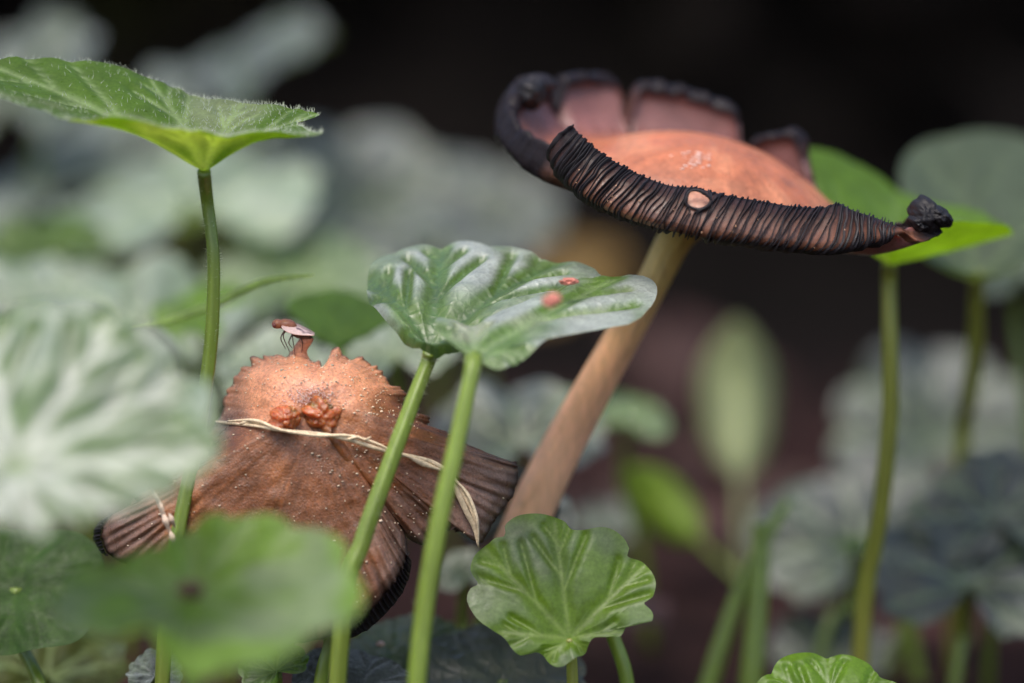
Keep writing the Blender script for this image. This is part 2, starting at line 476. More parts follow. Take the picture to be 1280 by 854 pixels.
def shrub(x, y, h, wd, label, base, seed):
    root = thing('shrub', (x, y, 0), label, 'shrub', 'dark shrubs in the shade behind the mushrooms')
    rr = np.random.default_rng(seed)
    m = MB()
    tips = []
    for k in range(9):
        a = rr.uniform(0, 6.28); l = rr.uniform(.5, 1)
        e = np.array([x + math.cos(a) * wd * l * .6, y + math.sin(a) * wd * l * .4, h * rr.uniform(.55, .95)])
        m.tube([(x, y, -1), (x + (e[0] - x) * .4, y + (e[1] - y) * .4, h * .4), e], [.9, .6, .2], np.array([.03, .02, .012]), n=7, seg=10)
        tips.append(e)
    m.build('stem', M_BARK, root)
    n = 1700
    c = np.array([(x, y, h * .5)]) + rr.normal(0, 1, (n, 3)) * np.array([wd * .5, wd * .35, h * .27])
    keep = fbm(c[:, 0] * .12, c[:, 2] * .12 + c[:, 1] * .05, seed, 2) > -.25
    c = c[keep]; c[:, 2] = np.abs(c[:, 2])
    V, F, C = [], [], []
    for i, p in enumerate(c):
        d = rr.normal(0, 1, 3); d /= np.linalg.norm(d); e = np.cross(d, rr.normal(0, 1, 3)); e /= np.linalg.norm(e)
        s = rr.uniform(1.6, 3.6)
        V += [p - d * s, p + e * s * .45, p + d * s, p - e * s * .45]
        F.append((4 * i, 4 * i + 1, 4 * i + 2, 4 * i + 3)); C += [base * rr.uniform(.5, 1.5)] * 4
    mesh('foliage', V, F, M_SHRUB, root, C, smooth=False)

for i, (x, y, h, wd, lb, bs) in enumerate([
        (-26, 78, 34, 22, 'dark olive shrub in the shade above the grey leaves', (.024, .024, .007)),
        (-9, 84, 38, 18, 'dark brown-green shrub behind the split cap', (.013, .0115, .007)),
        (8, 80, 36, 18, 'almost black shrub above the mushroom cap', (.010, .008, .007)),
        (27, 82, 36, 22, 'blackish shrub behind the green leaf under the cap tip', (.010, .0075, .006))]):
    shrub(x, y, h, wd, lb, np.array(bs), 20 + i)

# ------------------------------------------------------------------ the tall mushroom with the upturned, splitting cap
def tall_mushroom():
    root = thing('mushroom', (at(648, 800, 2.0)[0], at(648, 800, 2.0)[1], 0),
                 'tall mushroom with a split upturned cap, its curled rim lined with black gills', 'mushroom')
    a, b = R(13), R(16)
    u = np.array([math.cos(a), 0, -math.sin(a)])
    n = np.array([math.sin(a) * math.cos(b), -math.sin(b), math.cos(a) * math.cos(b)]); n /= np.linalg.norm(n)
    v = np.cross(n, u)
    Cd = at(885, 232, 1.7)
    A, B, H = 1.62, 1.35, .55
    Sx = Cd - n * .38
    front = [  # rim edge (px, py, D), lowest point of the rolled side (px, py, D)
        ((1124, 284, .3), (1126, 293, .32)), ((1098, 274, .15), (1100, 302, .1)), ((1068, 265, 0), (1070, 309, -.1)),
        ((1048, 256, -.08), (1040, 313, -.3)), ((1030, 261, -.12), (1010, 312, -.33)), ((1000, 260, -.15), (980, 309, -.38)),
        ((950, 252, -.2), (930, 303, -.4)), ((905, 245, -.2), (885, 296, -.4)), ((868, 237, -.18), (850, 289, -.38)),
        ((838, 234, -.15), (815, 281, -.35)), ((806, 223, -.08), (775, 268, -.25)), ((772, 206, 0), (740, 253, -.1)),
        ((742, 186, .15), (712, 233, .1)), ((722, 168, .3), (694, 212, .35)), ((713, 160, .4), (687, 196, .5))]
    cols, darks, blackside = [], [], []
    def column(T, Bm, isf, notch=0.0):
        T = at(*T)
        rel = T - Cd
        tip_ = notch == 2
        ph = math.atan2(rel @ v / B, rel @ u / A)
        out = u * (rel @ u) + v * (rel @ v); out /= np.linalg.norm(out)
        dome = [Cd + (u * A * math.cos(ph) + v * B * math.sin(ph)) * q + n * H * (1 - q ** 2.1) for q in (.25, .5, .75, .98)]
        Db = dome[-1]
        tr = Db * .5 + (T - n * ((T - Db) @ n)) * .5 - n * .10
        if isf:
            Bp = at(*Bm)
            M = (T * .55 + Bp * .45) - FWD * .09 + UPV * .02
            Tin, Tin2 = T - out * .03 - n * .03, T - out * .06 - n * .15
            U1 = Bp * .72 + Sx * .28 - n * .05
        else:
            M = T + out * .13 * (1 - .6 * min(1, notch)) - n * .06
            Bp = T + out * .10 - n * .38
            kr = 1 - .7 * min(1, notch)
            if notch == 2 or tip_: M = T + out * .08 - n * .03; Bp = T + out * .05 - n * .13
            if notch == 1: Bp = T + out * .05 - n * .12
            Tin, Tin2 = T - out * .10 * kr - n * .07, T - out * .05 * kr - n * .20
            U1 = Bp * .6 + Sx * .4 - n * .10
        U2 = Bp * .25 + Sx * .75
        cols.append([Cd + n * H] + dome + [tr, Tin2, Tin, T, M, Bp, U1, U2, Sx])
        tipc = notch == 2; notch = 0 if tipc else notch; kk = 1 - .8 * (notch == 1)
        darks.append([0, 0, 0, 0, 0, 1. if tipc else 0., 1. if tipc else (.35 if not isf else .2) * kk, kk, kk, .8 if isf else kk, .55 if isf else kk, .8, .8, .8])
        blackside.append(0 if isf else 1)
    for T, Bm in front: column(T, Bm, True)
    for T, nt_ in [((717, 214, .85), 1), ((694, 188, 1.0), .8), ((664, 170, 1.2), .7), ((645, 146, 1.5), .6), ((645, 118, 1.9), 0), ((658, 102, 2.3), 0), ((680, 100, 2.6), 0),
                   ((695, 132, 2.8), .9), ((707, 98, 2.9), 0), ((738, 92, 3.1), 0), ((770, 96, 3.2), 0), ((785, 150, 3.1), 1), ((800, 106, 3.2), 0),
                   ((845, 110, 3.2), 0), ((890, 121, 3.15), 0), ((922, 136, 3.05), 0), ((930, 190, 2.9), 1), ((944, 172, 2.9), 0), ((978, 163, 2.8), 0),
                   ((1004, 172, 2.7), 0), ((1016, 230, 2.6), 1), ((1060, 276, 2.2), 1), ((1100, 288, 1.6), 1), ((1126, 280, 1.1), 2),
                   ((1142, 272, .95), 2), ((1154, 266, .8), 2), ((1164, 270, .65), 2), ((1166, 277, .5), 2), ((1154, 284, .42), 2), ((1136, 289, .38), 1)]:
        column(T, None, False, nt_)
    cols = np.array(cols); darks = np.array(darks)
    K, Q, _ = cols.shape
    # even columns along the rim, smooth cross sections
    Tp = cols[:, 8]
    L = np.r_[0, np.cumsum(np.linalg.norm(np.diff(np.vstack([Tp, Tp[:1]]), axis=0), axis=1))]
    NC, NS = 760, 74
    fine = np.stack([catmull(cols[:, q], K * 24, True) for q in range(Q)], 1)
    df = np.stack([np.interp(np.linspace(0, K, K * 24, endpoint=False), np.arange(K + 1), np.r_[darks[:, q], darks[0, q]]) for q in range(Q)], 1)
    Lf = np.interp(np.linspace(0, K, K * 24, endpoint=False), np.arange(K + 1), L)
    t = np.linspace(0, L[-1], NC, endpoint=False)
    ix = np.clip(np.searchsorted(Lf, t), 0, K * 24 - 1)
    cc, dk = fine[ix], df[ix]
    G = np.stack([catmull(c, NS) for c in cc])
    sidx = np.linspace(0, Q - 1, NS)
    DK = np.stack([np.interp(sidx, np.arange(Q), d) for d in dk])
    s = np.tile(sidx, (NC, 1)); tt = np.tile(t[:, None], (1, NS))
    G += n * (.02 * fbm(tt * 1.1, s * .5, 4, 3) * sstep(3, 5, s))[..., None]
    bk = (t > L[len(front) - 1])[:, None] * sstep(5.6, 7.2, s) * (1 - sstep(9, 11, s))
    G += n * (bk * (.09 * fbm(tt * 2.6, s * .25, 14, 3) + .04 * vnoise(tt * 9, s * .3, 15)))[..., None]
    # pigments
    px, py, _ = proj(G.reshape(-1, 3)); px = px.reshape(NC, NS); py = py.reshape(NC, NS)
    orange = np.array([.40, .128, .058]); pink = np.array([.21, .088, .078]); black = np.array([.012, .009, .011]); flesh = np.array([.20, .080, .045])
    c = mix(orange, pink, sstep(4.2, 5.6, s + .5 * fbm(tt * .8, s, 9, 2)))
    c = mix(c, np.array([.40, .13, .085]), .6 * sstep(.0, .6, fbm(tt * .35, s * .4, 12, 3)) * (1 - sstep(3, 4.5, s)))
    c = mix(c, np.array([.52, .23, .12]), .4 * sstep(.05, .5, fbm(tt * .5 + 7, s * .8, 71, 3)) * (1 - sstep(4, 5.2, s)))
    c = c * (1 + .22 * fbm(tt * 6, s * .6, 72, 3) * sstep(.8, 2, s))[..., None]
    c = mix(c, np.array([.20, .07, .035]), .55 * sstep(.15, .55, fbm(tt * 1.2, s * 1.6, 73, 4)) * (1 - sstep(6, 7, s)))
    c = mix(c, flesh, sstep(8.2, 8.8, s))
    frontm = t < L[len(front) - 1]
    c = mix(c, black, np.clip(DK, 0, 1) * np.where(frontm[:, None], np.where(s > 8.1, .95 - .83 * sstep(8.6, 9.7, s) + .6 * sstep(10.0, 10.8, s), 1), 1))
    c = mix(c, black, (sstep(.80, .93, tt / L[len(front) - 1]) * frontm[:, None] * (s > 7.5) * .9))
    # pale window in the gills
    Hc = at(872, 249, -.33)
    V = G.reshape(-1, 3)
    hp = np.hypot(px - 872, (py - 250) * 1.2)
    c = mix(c, np.array([.42, .20, .13]), (1 - sstep(13, 18, hp)) * (s > 8.1) * frontm[:, None])
    mesh('cap', V, gridf(NC, NS, cu=True), M_CAP, root, c.reshape(-1, 3))
    # gills: black blades standing on the rolled side
    i0 = int(np.argmax(sidx > 7.55)); i1 = int(np.argmax(sidx > 10.9))
    dT = np.roll(G, -1, 0) - np.roll(G, 1, 0)
    dS = np.gradient(G, axis=1)
    Nn = np.cross(dS, dT); Nn /= np.linalg.norm(Nn, axis=2)[..., None] + 1e-9
    mid = Nn[60, (i0 + i1) // 2]
    if mid @ (-FWD) < 0: Nn = -Nn
    def gills(cols_i, mbld, seed, hk=1.0, s0=0, slant=0):
        rr = np.random.default_rng(seed)
        for k, ci in enumerate(cols_i):
            w_, h_ = rr.uniform(.004, .009), rr.uniform(.025, .055) * hk
            ii = np.arange(i0 + s0, i1 + 1)
            f = np.linspace(0, 1, len(ii))
            wob = 1.6 * vnoise(f * 3.1 + k * .05, np.full(len(ii), k * .12), 77) + .7 * vnoise(f * 7, np.full(len(ii), k * 1.0), 78)
            wob = wob + .6 * np.sin(f * 5 + rr.uniform(0, 6)) * rr.uniform(0, 1)
            cidx = ci + wob * np.minimum(1, f * 3) + slant * f * max(0, 1 - ci / nf)
            lo = np.floor(cidx).astype(int) % NC; fr = (cidx - np.floor(cidx))[:, None]
            Pp = G[lo, ii] * (1 - fr) + G[(lo + 1) % NC, ii] * fr
            N_ = Nn[lo, ii]
            W = dT[lo, ii]; W = W / (np.linalg.norm(W, axis=1)[:, None] + 1e-9)
            qx, qy, qd = proj(Pp)
            dx, dy = qx - 872, (qy - 250) * 1.2
            dist = np.hypot(dx, dy)
            inn = (dist < 17) & (f > .12) & (qd < .6)
            if inn.any():
                sgn = 1 if dx[inn].mean() > 0 else -1
                need = sgn * np.sqrt(np.maximum(17.0 ** 2 - dy ** 2, 0)) - dx
                Pp = Pp + np.where(inn, need, 0)[:, None] * RGT * (FOC / FPX)
            hv = (1 + .45 * vnoise(f * 6, np.full(len(ii), k * 3.7), 79))[:, None]
            tap = np.minimum(1, np.minimum(f * 5 + .35, (1 - f) * 4 + .15))[:, None]
            V_ = np.concatenate([Pp - W * w_ - N_ * .02, Pp - W * w_ * .5 + N_ * h_ * tap * hv, Pp + W * w_ * .5 + N_ * h_ * tap * hv, Pp + W * w_ - N_ * .02])
            m_ = len(ii); F = []
            for q in range(m_ - 1):
                for e in range(3):
                    F.append((e * m_ + q, e * m_ + q + 1, (e + 1) * m_ + q + 1, (e + 1) * m_ + q))
            F += [(0, m_, 2 * m_, 3 * m_), (m_ - 1, 4 * m_ - 1, 3 * m_ - 1, 2 * m_ - 1)]
            base = np.array([.013, .010, .012]) * rr.uniform(.6, 1.6)
            mbld.add(V_, F, base)
    nf = int(L[len(front) - 1] / L[-1] * NC)
    gm = MB()
    gills(np.cumsum(np.full(98, (nf - 2) / 98.)) + rng.normal(0, .8, 98), gm, 3, 1.0, 0, 11)
    gills(np.arange(nf + 2, NC - 2, 6.0) + rng.normal(0, .8, len(np.arange(nf + 2, NC - 2, 6.0))), gm, 5, .15, 5)
    ring = [at(872 + (15.5 + 1.5 * math.sin(3 * q + 1)) * math.cos(q), 250 + (12 + 1.5 * math.sin(2 * q)) * math.sin(q), -.40) for q in np.linspace(0, 2 * math.pi, 17)]
    gm.tube(ring, [.018, .028, .014, .024, .012, .026, .018], np.array([.014, .01, .012]), n=7, seg=60)
    tag(gm.build('gills', M_GILL, root), kind='stuff')
    m = MB()
    for x, y, rx, rz, k_ in ((1156, 270, .19, .22, 11), (1172, 270, .17, .13, 12), (1148, 281, .15, .10, 15)):
        m.blob(at(x, y, .5), [RGT * rx - UPV * .05, UPV * rz, FWD * .24], np.array([.010, .008, .009]), 60, 40, .20, k_)
    m.build('curled_tip', M_GILL, root)
    m = MB()
    m.blob(at(664, 118, 2.05), [RGT * .20, UPV * .19, FWD * .22], np.array([.010, .008, .009]), 40, 26, .22, 21)
    m.blob(at(672, 104, 2.3), [RGT * .22, UPV * .12, FWD * .22], np.array([.014, .010, .012]), 40, 26, .22, 22)
    m.build('curled_rim', M_GILL, root)
    # small pale flecks on the crown
    fl = MB()
    for _ in range(46):
        x, y = 880 + rng.normal(0, 13) - 6, 191 + abs(rng.normal(0, 9))
        d = np.hypot(px[:, :34] - x, py[:, :34] - y); j = np.unravel_index(np.argmin(d), d.shape)
        r_ = rng.uniform(.008, .022)
        fl.blob(G[j], np.eye(3) * [r_ * 1.6, r_, r_ * .5], np.array([.75, .55, .48]), 6, 4)
    for _ in range(26):
        x, y = rng.uniform(715, 1080), 0
        ci = rng.integers(20, nf - 20); si = rng.integers(i0 + 8, i1 - 6); r_ = rng.uniform(.006, .014)
        fl.blob(G[ci, si] + Nn[ci, si] * .02, np.eye(3) * r_, np.array([.50, .27, .15]), 6, 4)
    tag(fl.build('flecks', M_GRAIN, root), kind='stuff')
    ctr = catmull([Sx, at(846, 296, 1.8), at(815, 355, 1.8), at(765, 445, 1.85), at(710, 545, 1.95), at(660, 650, 2.0), at(645, 720, 2.0), np.array(root.location) - [0, 0, .1]], 150)
    fr = np.linspace(0, 7, 150)
    rad = np.interp(fr, range(8), [.25, .215, .20, .22, .25, .285, .31, .33])
    ax = np.gradient(ctr, axis=0); ax /= np.linalg.norm(ax, axis=1)[:, None]
    e1 = np.cross(ax, FWD); e1 /= np.linalg.norm(e1, axis=1)[:, None]; e2 = np.cross(ax, e1)
    NA = 72
    th = np.linspace(0, 2 * math.pi, NA, endpoint=False)
    A2, F2 = np.meshgrid(th, fr)
    fib = fbm(A2 * 7, F2 * 1.3, 81, 3) * np.minimum(1, np.minimum(A2, 2 * math.pi - A2) * 2)
    lump = vnoise(A2 * 0 + F2 * 1.1, A2 * 0 + F2 * .3, 82) * .03
    rr2 = rad[:, None] * (1 + .035 * fib + lump)
    SV = ctr[:, None] + e1[:, None] * (np.cos(A2) * rr2)[..., None] + e2[:, None] * (np.sin(A2) * rr2)[..., None]
    key = np.array([(.26, .19, .05), (.46, .34, .10), (.52, .36, .13), (.74, .40, .22), (.82, .43, .26), (.84, .46, .28), (.6, .36, .2), (.3, .18, .1)])
    sc_ = np.stack([np.interp(fr, range(8), key[:, k]) for k in range(3)], 1)[:, None] * (1 + .10 * fib + .08 * fbm(A2 * 3, F2 * 5, 83, 3))[..., None]
    sc_ = mix(sc_, np.array([.30, .17, .09]), .35 * sstep(.3, .6, fbm(A2 * 2.2, F2 * 3.1, 84, 4)))
    mesh('stem', SV.reshape(-1, 3), gridf(150, NA, cv=True), M_STEM, root, sc_.reshape(-1, 3))
tall_mushroom()

# ------------------------------------------------------------------ the collapsed brown mushroom
def brown_mushroom():
    base = at(395, 700, 1.2); base[2] = 0
    root = thing('mushroom', base, 'collapsed brown mushroom with a torn ragged cap carrying two jelly lumps', 'mushroom')
    OUT = [(648, 585, .4), (640, 622, .3), (618, 652, .15), (600, 680, 0), (572, 664, -.05), (545, 668, -.1), (528, 682, -.15), (508, 672, .05), (494, 650, .2),
           (505, 665, -.2), (509, 692, -.3), (498, 722, -.4), (468, 758, -.45), (430, 790, -.4), (370, 805, -.35), (300, 795, -.3), (230, 760, -.2),
           (172, 715, 0), (132, 690, .15), (128, 655, .3), (165, 628, .4), (215, 588, .5), (250, 552, .55), (278, 515, .55), (284, 487, .55), (298, 463, .5),
           (318, 452, .5), (342, 445, .5), (364, 440, .5), (394, 450, .5), (406, 459, .5), (416, 438, .45), (431, 449, .45), (452, 453, .45), (472, 462, .45), (487, 481, .42),
           (502, 487, .4), (506, 506, .4), (533, 520, .4), (537, 532, .4), (560, 541, .4), (584, 555, .4), (620, 570, .4)]
    NC, NS = 900, 60
    Af = at(395, 512, -.15)
    E = catmull([at(*q) for q in OUT], NC, True)
    t = np.linspace(0, 1, NC, endpoint=False) * len(OUT)
    top = sstep(22.5, 24, t) * (1 - sstep(41.5, 42.8, t))
    # ragged torn lip
    dep = np.array([proj(q)[2] for q in E]); E = E - FWD * dep[:, None]
    ker = np.hanning(71); ker /= ker.sum()
    Es = np.stack([np.convolve(np.r_[E[-35:, k], E[:, k], E[:35, k]], ker, 'valid') for k in range(3)], 1)
    Es = E * (1 - top[:, None]) + Es * top[:, None]
    dirv = E - Af; ln = np.linalg.norm(dirv, axis=1)[:, None]; dirv = dirv / ln
    jag = .05 * vnoise(t * 1.3, t * 0, 5) + .075 * (np.abs(vnoise(t * 2.1, t * 0, 6)) - .3) + .03 * vnoise(t * 5, t * 0, 7)
    jag = jag * top + .012 * vnoise(t * 6, t * 0, 8) * (1 - top)
    s = np.linspace(0, 1, NS)
    Sg, Tg = np.meshgrid(s, t, indexing='xy')
    P = Af + (Es[:, None, :] - Af) * Sg[..., None] + (E - Es)[:, None, :] * (Sg ** 9)[..., None] + dirv[:, None, :] * (jag[:, None] * Sg ** 9)[..., None] + FWD * (dep[:, None] * Sg ** 2.6)[..., None]
    E = E + dirv * jag[:, None] + FWD * dep[:, None]
    bul = .28 * np.sin(np.pi * np.clip(Sg, 0, 1) ** .8) + .10 * np.exp(-(Sg / .25) ** 2)
    P = P - FWD * bul[..., None] + UPV * (.10 * np.sin(np.pi * Sg) * top[:, None])[..., None]
    arc = np.r_[0, np.cumsum(np.linalg.norm(np.diff(E, axis=0), axis=1))]
    gr = (.35 + .65 * np.abs(vnoise(arc[:, None] * 1.7 + 0 * Sg, Sg * 1.5, 55))) * np.sin(arc[:, None] * 50 + 5 * vnoise(arc[:, None] * 2.5 + 0 * Sg, Sg * 3, 15)) + .8 * vnoise(arc[:, None] * 14 + 0 * Sg, Sg * 2.2, 16)
    groove = gr * sstep(.6, .92, Sg) * (1 - top[:, None])
    groove2 = fbm(arc[:, None] * 5 + 0 * Sg, Sg * 3, 18, 3)
    P = P - FWD * (.022 * groove + .05 * groove2 * (1 - .9 * top[:, None]) * sstep(.4, .9, Sg) + .03 * fbm(P[..., 0] * 2.2, P[..., 2] * 2.2, 20, 3) + .016 * fbm(P[..., 0] * 8, P[..., 2] * 8, 19, 4))[..., None]
    curl = sstep(.93, 1, Sg) * (1 - top[:, None])
    P = P + FWD * (.10 * curl)[..., None]
    px, py, pd = proj(P.reshape(-1, 3)); px = px.reshape(P.shape[:2]); py = py.reshape(P.shape[:2])
    # pigments
    tan, brown, dkb, mauve, edge = np.array([.68, .29, .15]), np.array([.185, .062, .020]), np.array([.085, .038, .022]), np.array([.20, .125, .095]), np.array([.02, .014, .013])
    line = np.interp(px, [240, 280, 330, 390, 440, 470, 500, 540, 600], [560, 528, 533, 540, 520, 500, 490, 480, 470])
    nz = fbm(P[..., 0] * 1.8, P[..., 2] * 1.8, 25, 4)
    low = sstep(-22, 16, py - line + 14 * nz)
    c = mix(tan, brown, low)
    c = mix(c, np.array([.50, .22, .15]), .5 * np.exp(-(((px - 392) / 40) ** 2 + ((py - 490) / 18) ** 2)))
    rim = sstep(.58, 1.0, Sg + .3 * nz) * (1 - top[:, None])
    c = mix(c, mauve, rim * .8)
    c = mix(c, dkb, .75 * sstep(.1, 1.0, -groove) * rim)
    c = mix(c, dkb, .55 * sstep(.05, .5, fbm(arc[:, None] * 3.3 + 0 * Sg, Sg * 2.6, 28, 4)) * low * sstep(.35, .7, Sg))
    c = mix(c, np.array([.36, .135, .045]), .6 * sstep(0, .5, fbm(P[..., 0] * 1.5, P[..., 2] * 1.5, 61, 4)) * low * (1 - rim))
    c = c * (1 + (.38 * fbm(arc[:, None] * 9 + 0 * Sg, Sg * 2.5, 62, 4) + .25 * fbm(P[..., 0] * 9, P[..., 2] * 9, 63, 3)) * (.12 + .88 * low))[..., None]
    c = mix(c, edge, sstep(.965, .995, Sg) * np.where(top[:, None] > .5, .75 * sstep(-.1, .3, vnoise(t * 4, t * 0, 33))[:, None], .9))
    ob = mesh('cap', P.reshape(-1, 3), gridf(NC, NS, cu=True), M_BROWN, root, c.reshape(-1, 3))
    md = ob.modifiers.new('thickness', 'SOLIDIFY'); md.thickness = .07; md.offset = -1
    def on(x, y, lift=0.0):
        d = np.hypot(px - x, py - y); j = np.unravel_index(np.argmin(d), d.shape)
        return P[j] - FWD * lift
    # black gill edge curling under the lowest lobe, and the feathery one at the far end
    gm = MB()
    for (i0, i1, n_, ox, oy) in ((10.1, 13.2, 24, 8, 17), (17.9, 19.6, 15, -13, 4)):
        for q in np.linspace(i0, i1, n_):
            j = int(q / len(OUT) * NC) % NC
            e = E[j] + FWD * .05
            k = .6 + .4 * math.sin((q - i0) / (i1 - i0) * math.pi)
            tip = e + RGT * ox / FPX * FOC * k - UPV * oy / FPX * FOC * k + FWD * .3
            side = (E[(j + 1) % NC] - E[j - 1]); side /= np.linalg.norm(side)
            mid = (e + tip) / 2 - FWD * .07
            w_ = .016
            Q = [e, mid, tip]
            V = []
            for p_ in catmull(Q, 7):
                V += [p_ - side * w_ + FWD * .03, p_ - FWD * .045, p_ + side * w_ + FWD * .03]
            gm.add(V, gridf(7, 3), np.array([.014, .010, .013]) * rng.uniform(.6, 1.7))
        js = (np.linspace(i0, i1, 40) / len(OUT) * NC).astype(int) % NC
        St = []
        for a_, j in enumerate(js):
            k = .6 + .4 * math.sin(a_ / 39 * math.pi)
            St.append([E[j] + FWD * .06, E[j] + FWD * .22 + (RGT * ox - UPV * oy) * k * .5 / FPX * FOC, E[j] + FWD * .37 + (RGT * ox - UPV * oy) * k / FPX * FOC])
        gm.add(np.array(St).reshape(-1, 3), gridf(40, 3), np.array([.030, .017, .016]))
    tag(gm.build('gills', M_GILL, root), kind='stuff')
    # jelly lumps near the middle
    for (x, y, rx, rz) in ((356, 522, .17, .15), (402, 518, .21, .19)):
        m = MB(); m.blob(on(x, y, .03), [RGT * rx, UPV * rz, FWD * .16], np.array([.44, .115, .032]), 60, 44, .42, int(x))
        for _ in range(7):
            m.blob(on(x + rng.uniform(-14, 14), y + rng.uniform(-20, 6), rng.uniform(.0, .08)), np.array([RGT, UPV, FWD]) * rng.uniform(.02, .065), np.array([.42, .12, .034]) * rng.uniform(.6, 1.3), 14, 10, .7, int(rng.integers(99)))
        m.build('jelly_lump', M_JELLY, root)
    # the torn flap that stands up under the fly
    m = MB()
    fp = [[(360, 462), (394, 464)], [(365, 447), (387, 449)], [(368, 437), (382, 438)], [(371, 429), (388, 430)], [(378, 423), (391, 420)]]
    g0 = []
    for k, (l, r) in enumerate(fp):
        for f in np.linspace(0, 1, 7):
            g0.append(at(l[0] + (r[0] - l[0]) * f + rng.normal(0, 1.3), l[1] + (r[1] - l[1]) * f + rng.normal(0, 1.4), .42 - .05 * math.sin(f * math.pi) - .02 * k))
    m.add(g0, gridf(5, 7), np.array([.52, .24, .14]))
    fb = m.build('torn_flap', M_BROWN, root); md = fb.modifiers.new('thickness', 'SOLIDIFY'); md.thickness = .025
    fb.modifiers.new('smooth', 'SUBSURF').render_levels = 1
    # pale grains scattered over the skin
    m = MB()
    okm = (px > 130) & (px < 650) & (py > 440) & (py < 760)
    cand = np.argwhere(okm & (Sg > .03) & (Sg < .98))
    wts = np.exp(-((px[okm & (Sg > .03) & (Sg < .98)] - 395) / 150) ** 2) * Sg[okm & (Sg > .03) & (Sg < .98)]
    pick = rng.choice(len(cand), 620, replace=False, p=wts / wts.sum())
    for i in pick:
        p_ = P[tuple(cand[i])]; r_ = rng.uniform(.004, .011) * (1.5 if rng.random() < .12 else 1)
        m.blob(p_ - FWD * r_ * .6, np.array([RGT * r_ * rng.uniform(.8, 2), UPV * r_ * rng.uniform(.8, 1.4), FWD * r_]), np.array([.78, .62, .45]) * rng.uniform(.5, 1.1), 5, 4)
    for _ in range(260):
        p_ = on(390 + rng.normal(0, 18), 496 + rng.normal(0, 7)); r_ = rng.uniform(.004, .009)
        m.blob(p_ - FWD * r_, np.eye(3) * r_, np.array([.8, .6, .55]), 5, 4)
    tag(m.build('grains', M_GRAIN, root), kind='stuff')
    m = MB()
    m.tube([on(395, 540, -.3), at(398, 620, .9), base + np.array([0, 0, 1.0]), base - np.array([0, 0, .1])], [.22, .25, .28, .3], np.array([.33, .2, .13]), n=20, seg=24)
    m.build('stem', M_STEM, root)
    return on
ON = brown_mushroom()

# ------------------------------------------------------------------ the fly on the torn flap
def fly():
    root = thing('fly', at(372, 424, .3), 'tiny reddish fly with spotted pale wings perched on the torn flap', 'insect')
    F_ = np.array([.30, .105, .05]); dark = np.array([.05, .022, .014])
    D = .28
    m = MB(); m.blob(at(359, 406, D), [RGT * .115 - UPV * .02, UPV * .068 + RGT * .01, FWD * .08], F_, 18, 12, .1); m.build('thorax', M_FLY, root)
    m = MB(); m.blob(at(347, 405, D), [RGT * .07, UPV * .06, FWD * .07], F_ * 1.1, 16, 10, .08); hd = m.build('head', M_FLY, root)
    m = MB(); m.blob(at(343, 407, D - .05), [RGT * .028, UPV * .032, FWD * .03], np.array([.16, .03, .02]), 10, 8); m.build('eye', M_FLY, hd)
    m = MB(); m.blob(at(377, 419, D + .05), [RGT * .13 - UPV * .035, UPV * .05 + RGT * .01, FWD * .08], dark, 16, 10, .08); m.build('abdomen', M_FLY, root)
    for k, (dd, dy) in enumerate(((-.06, 0), (.12, -2))):
        c0, c1 = np.array([352., 408 + dy]), np.array([393., 419 + dy])
        n = 16; V, C = [], []
        for i in range(n):
            f = i / (n - 1)
            hw_ = 7.6 * math.sin(math.pi * min(1, f ** .7 * .93 + .05)) + .4
            p = c0 + (c1 - c0) * f; nn = np.array([-(c1 - c0)[1], (c1 - c0)[0]]) / np.linalg.norm(c1 - c0)
            for g in np.linspace(-1, 1, 7):
                q = p + nn * hw_ * g * .75
                V.append(at(q[0], q[1], D + dd - .03 * (1 - g * g) - (.08 * g)))
                spot = max([0] + [1 - math.hypot((f - a) * 2.2, g - b) / .26 for a, b in ((.52, -.35), (.68, .15), (.84, -.15))])
                C.append(mix(np.array([.92, .66, .58]), np.array([.14, .05, .07]), min(1, max(0, spot) * 2)))
        w_ = mesh('wing', V, gridf(n, 7), M_WING, root, np.array(C))
        md = w_.modifiers.new('thickness', 'SOLIDIFY'); md.thickness = .006
    for (a, b, c) in (((357, 411), (351, 423), (357, 436)), ((360, 412), (354, 420), (362, 440)), ((364, 414), (366, 424), (369, 446)), ((372, 417), (378, 428), (377, 441)), ((367, 415), (361, 428), (366, 436))):
        m = MB(); m.tube([at(*a, D), at(*b, D - .03), at(*c, .32)], [.009, .007, .004], dark * 1.3, n=6, seg=12); m.build('leg', M_FLY, root)
fly()

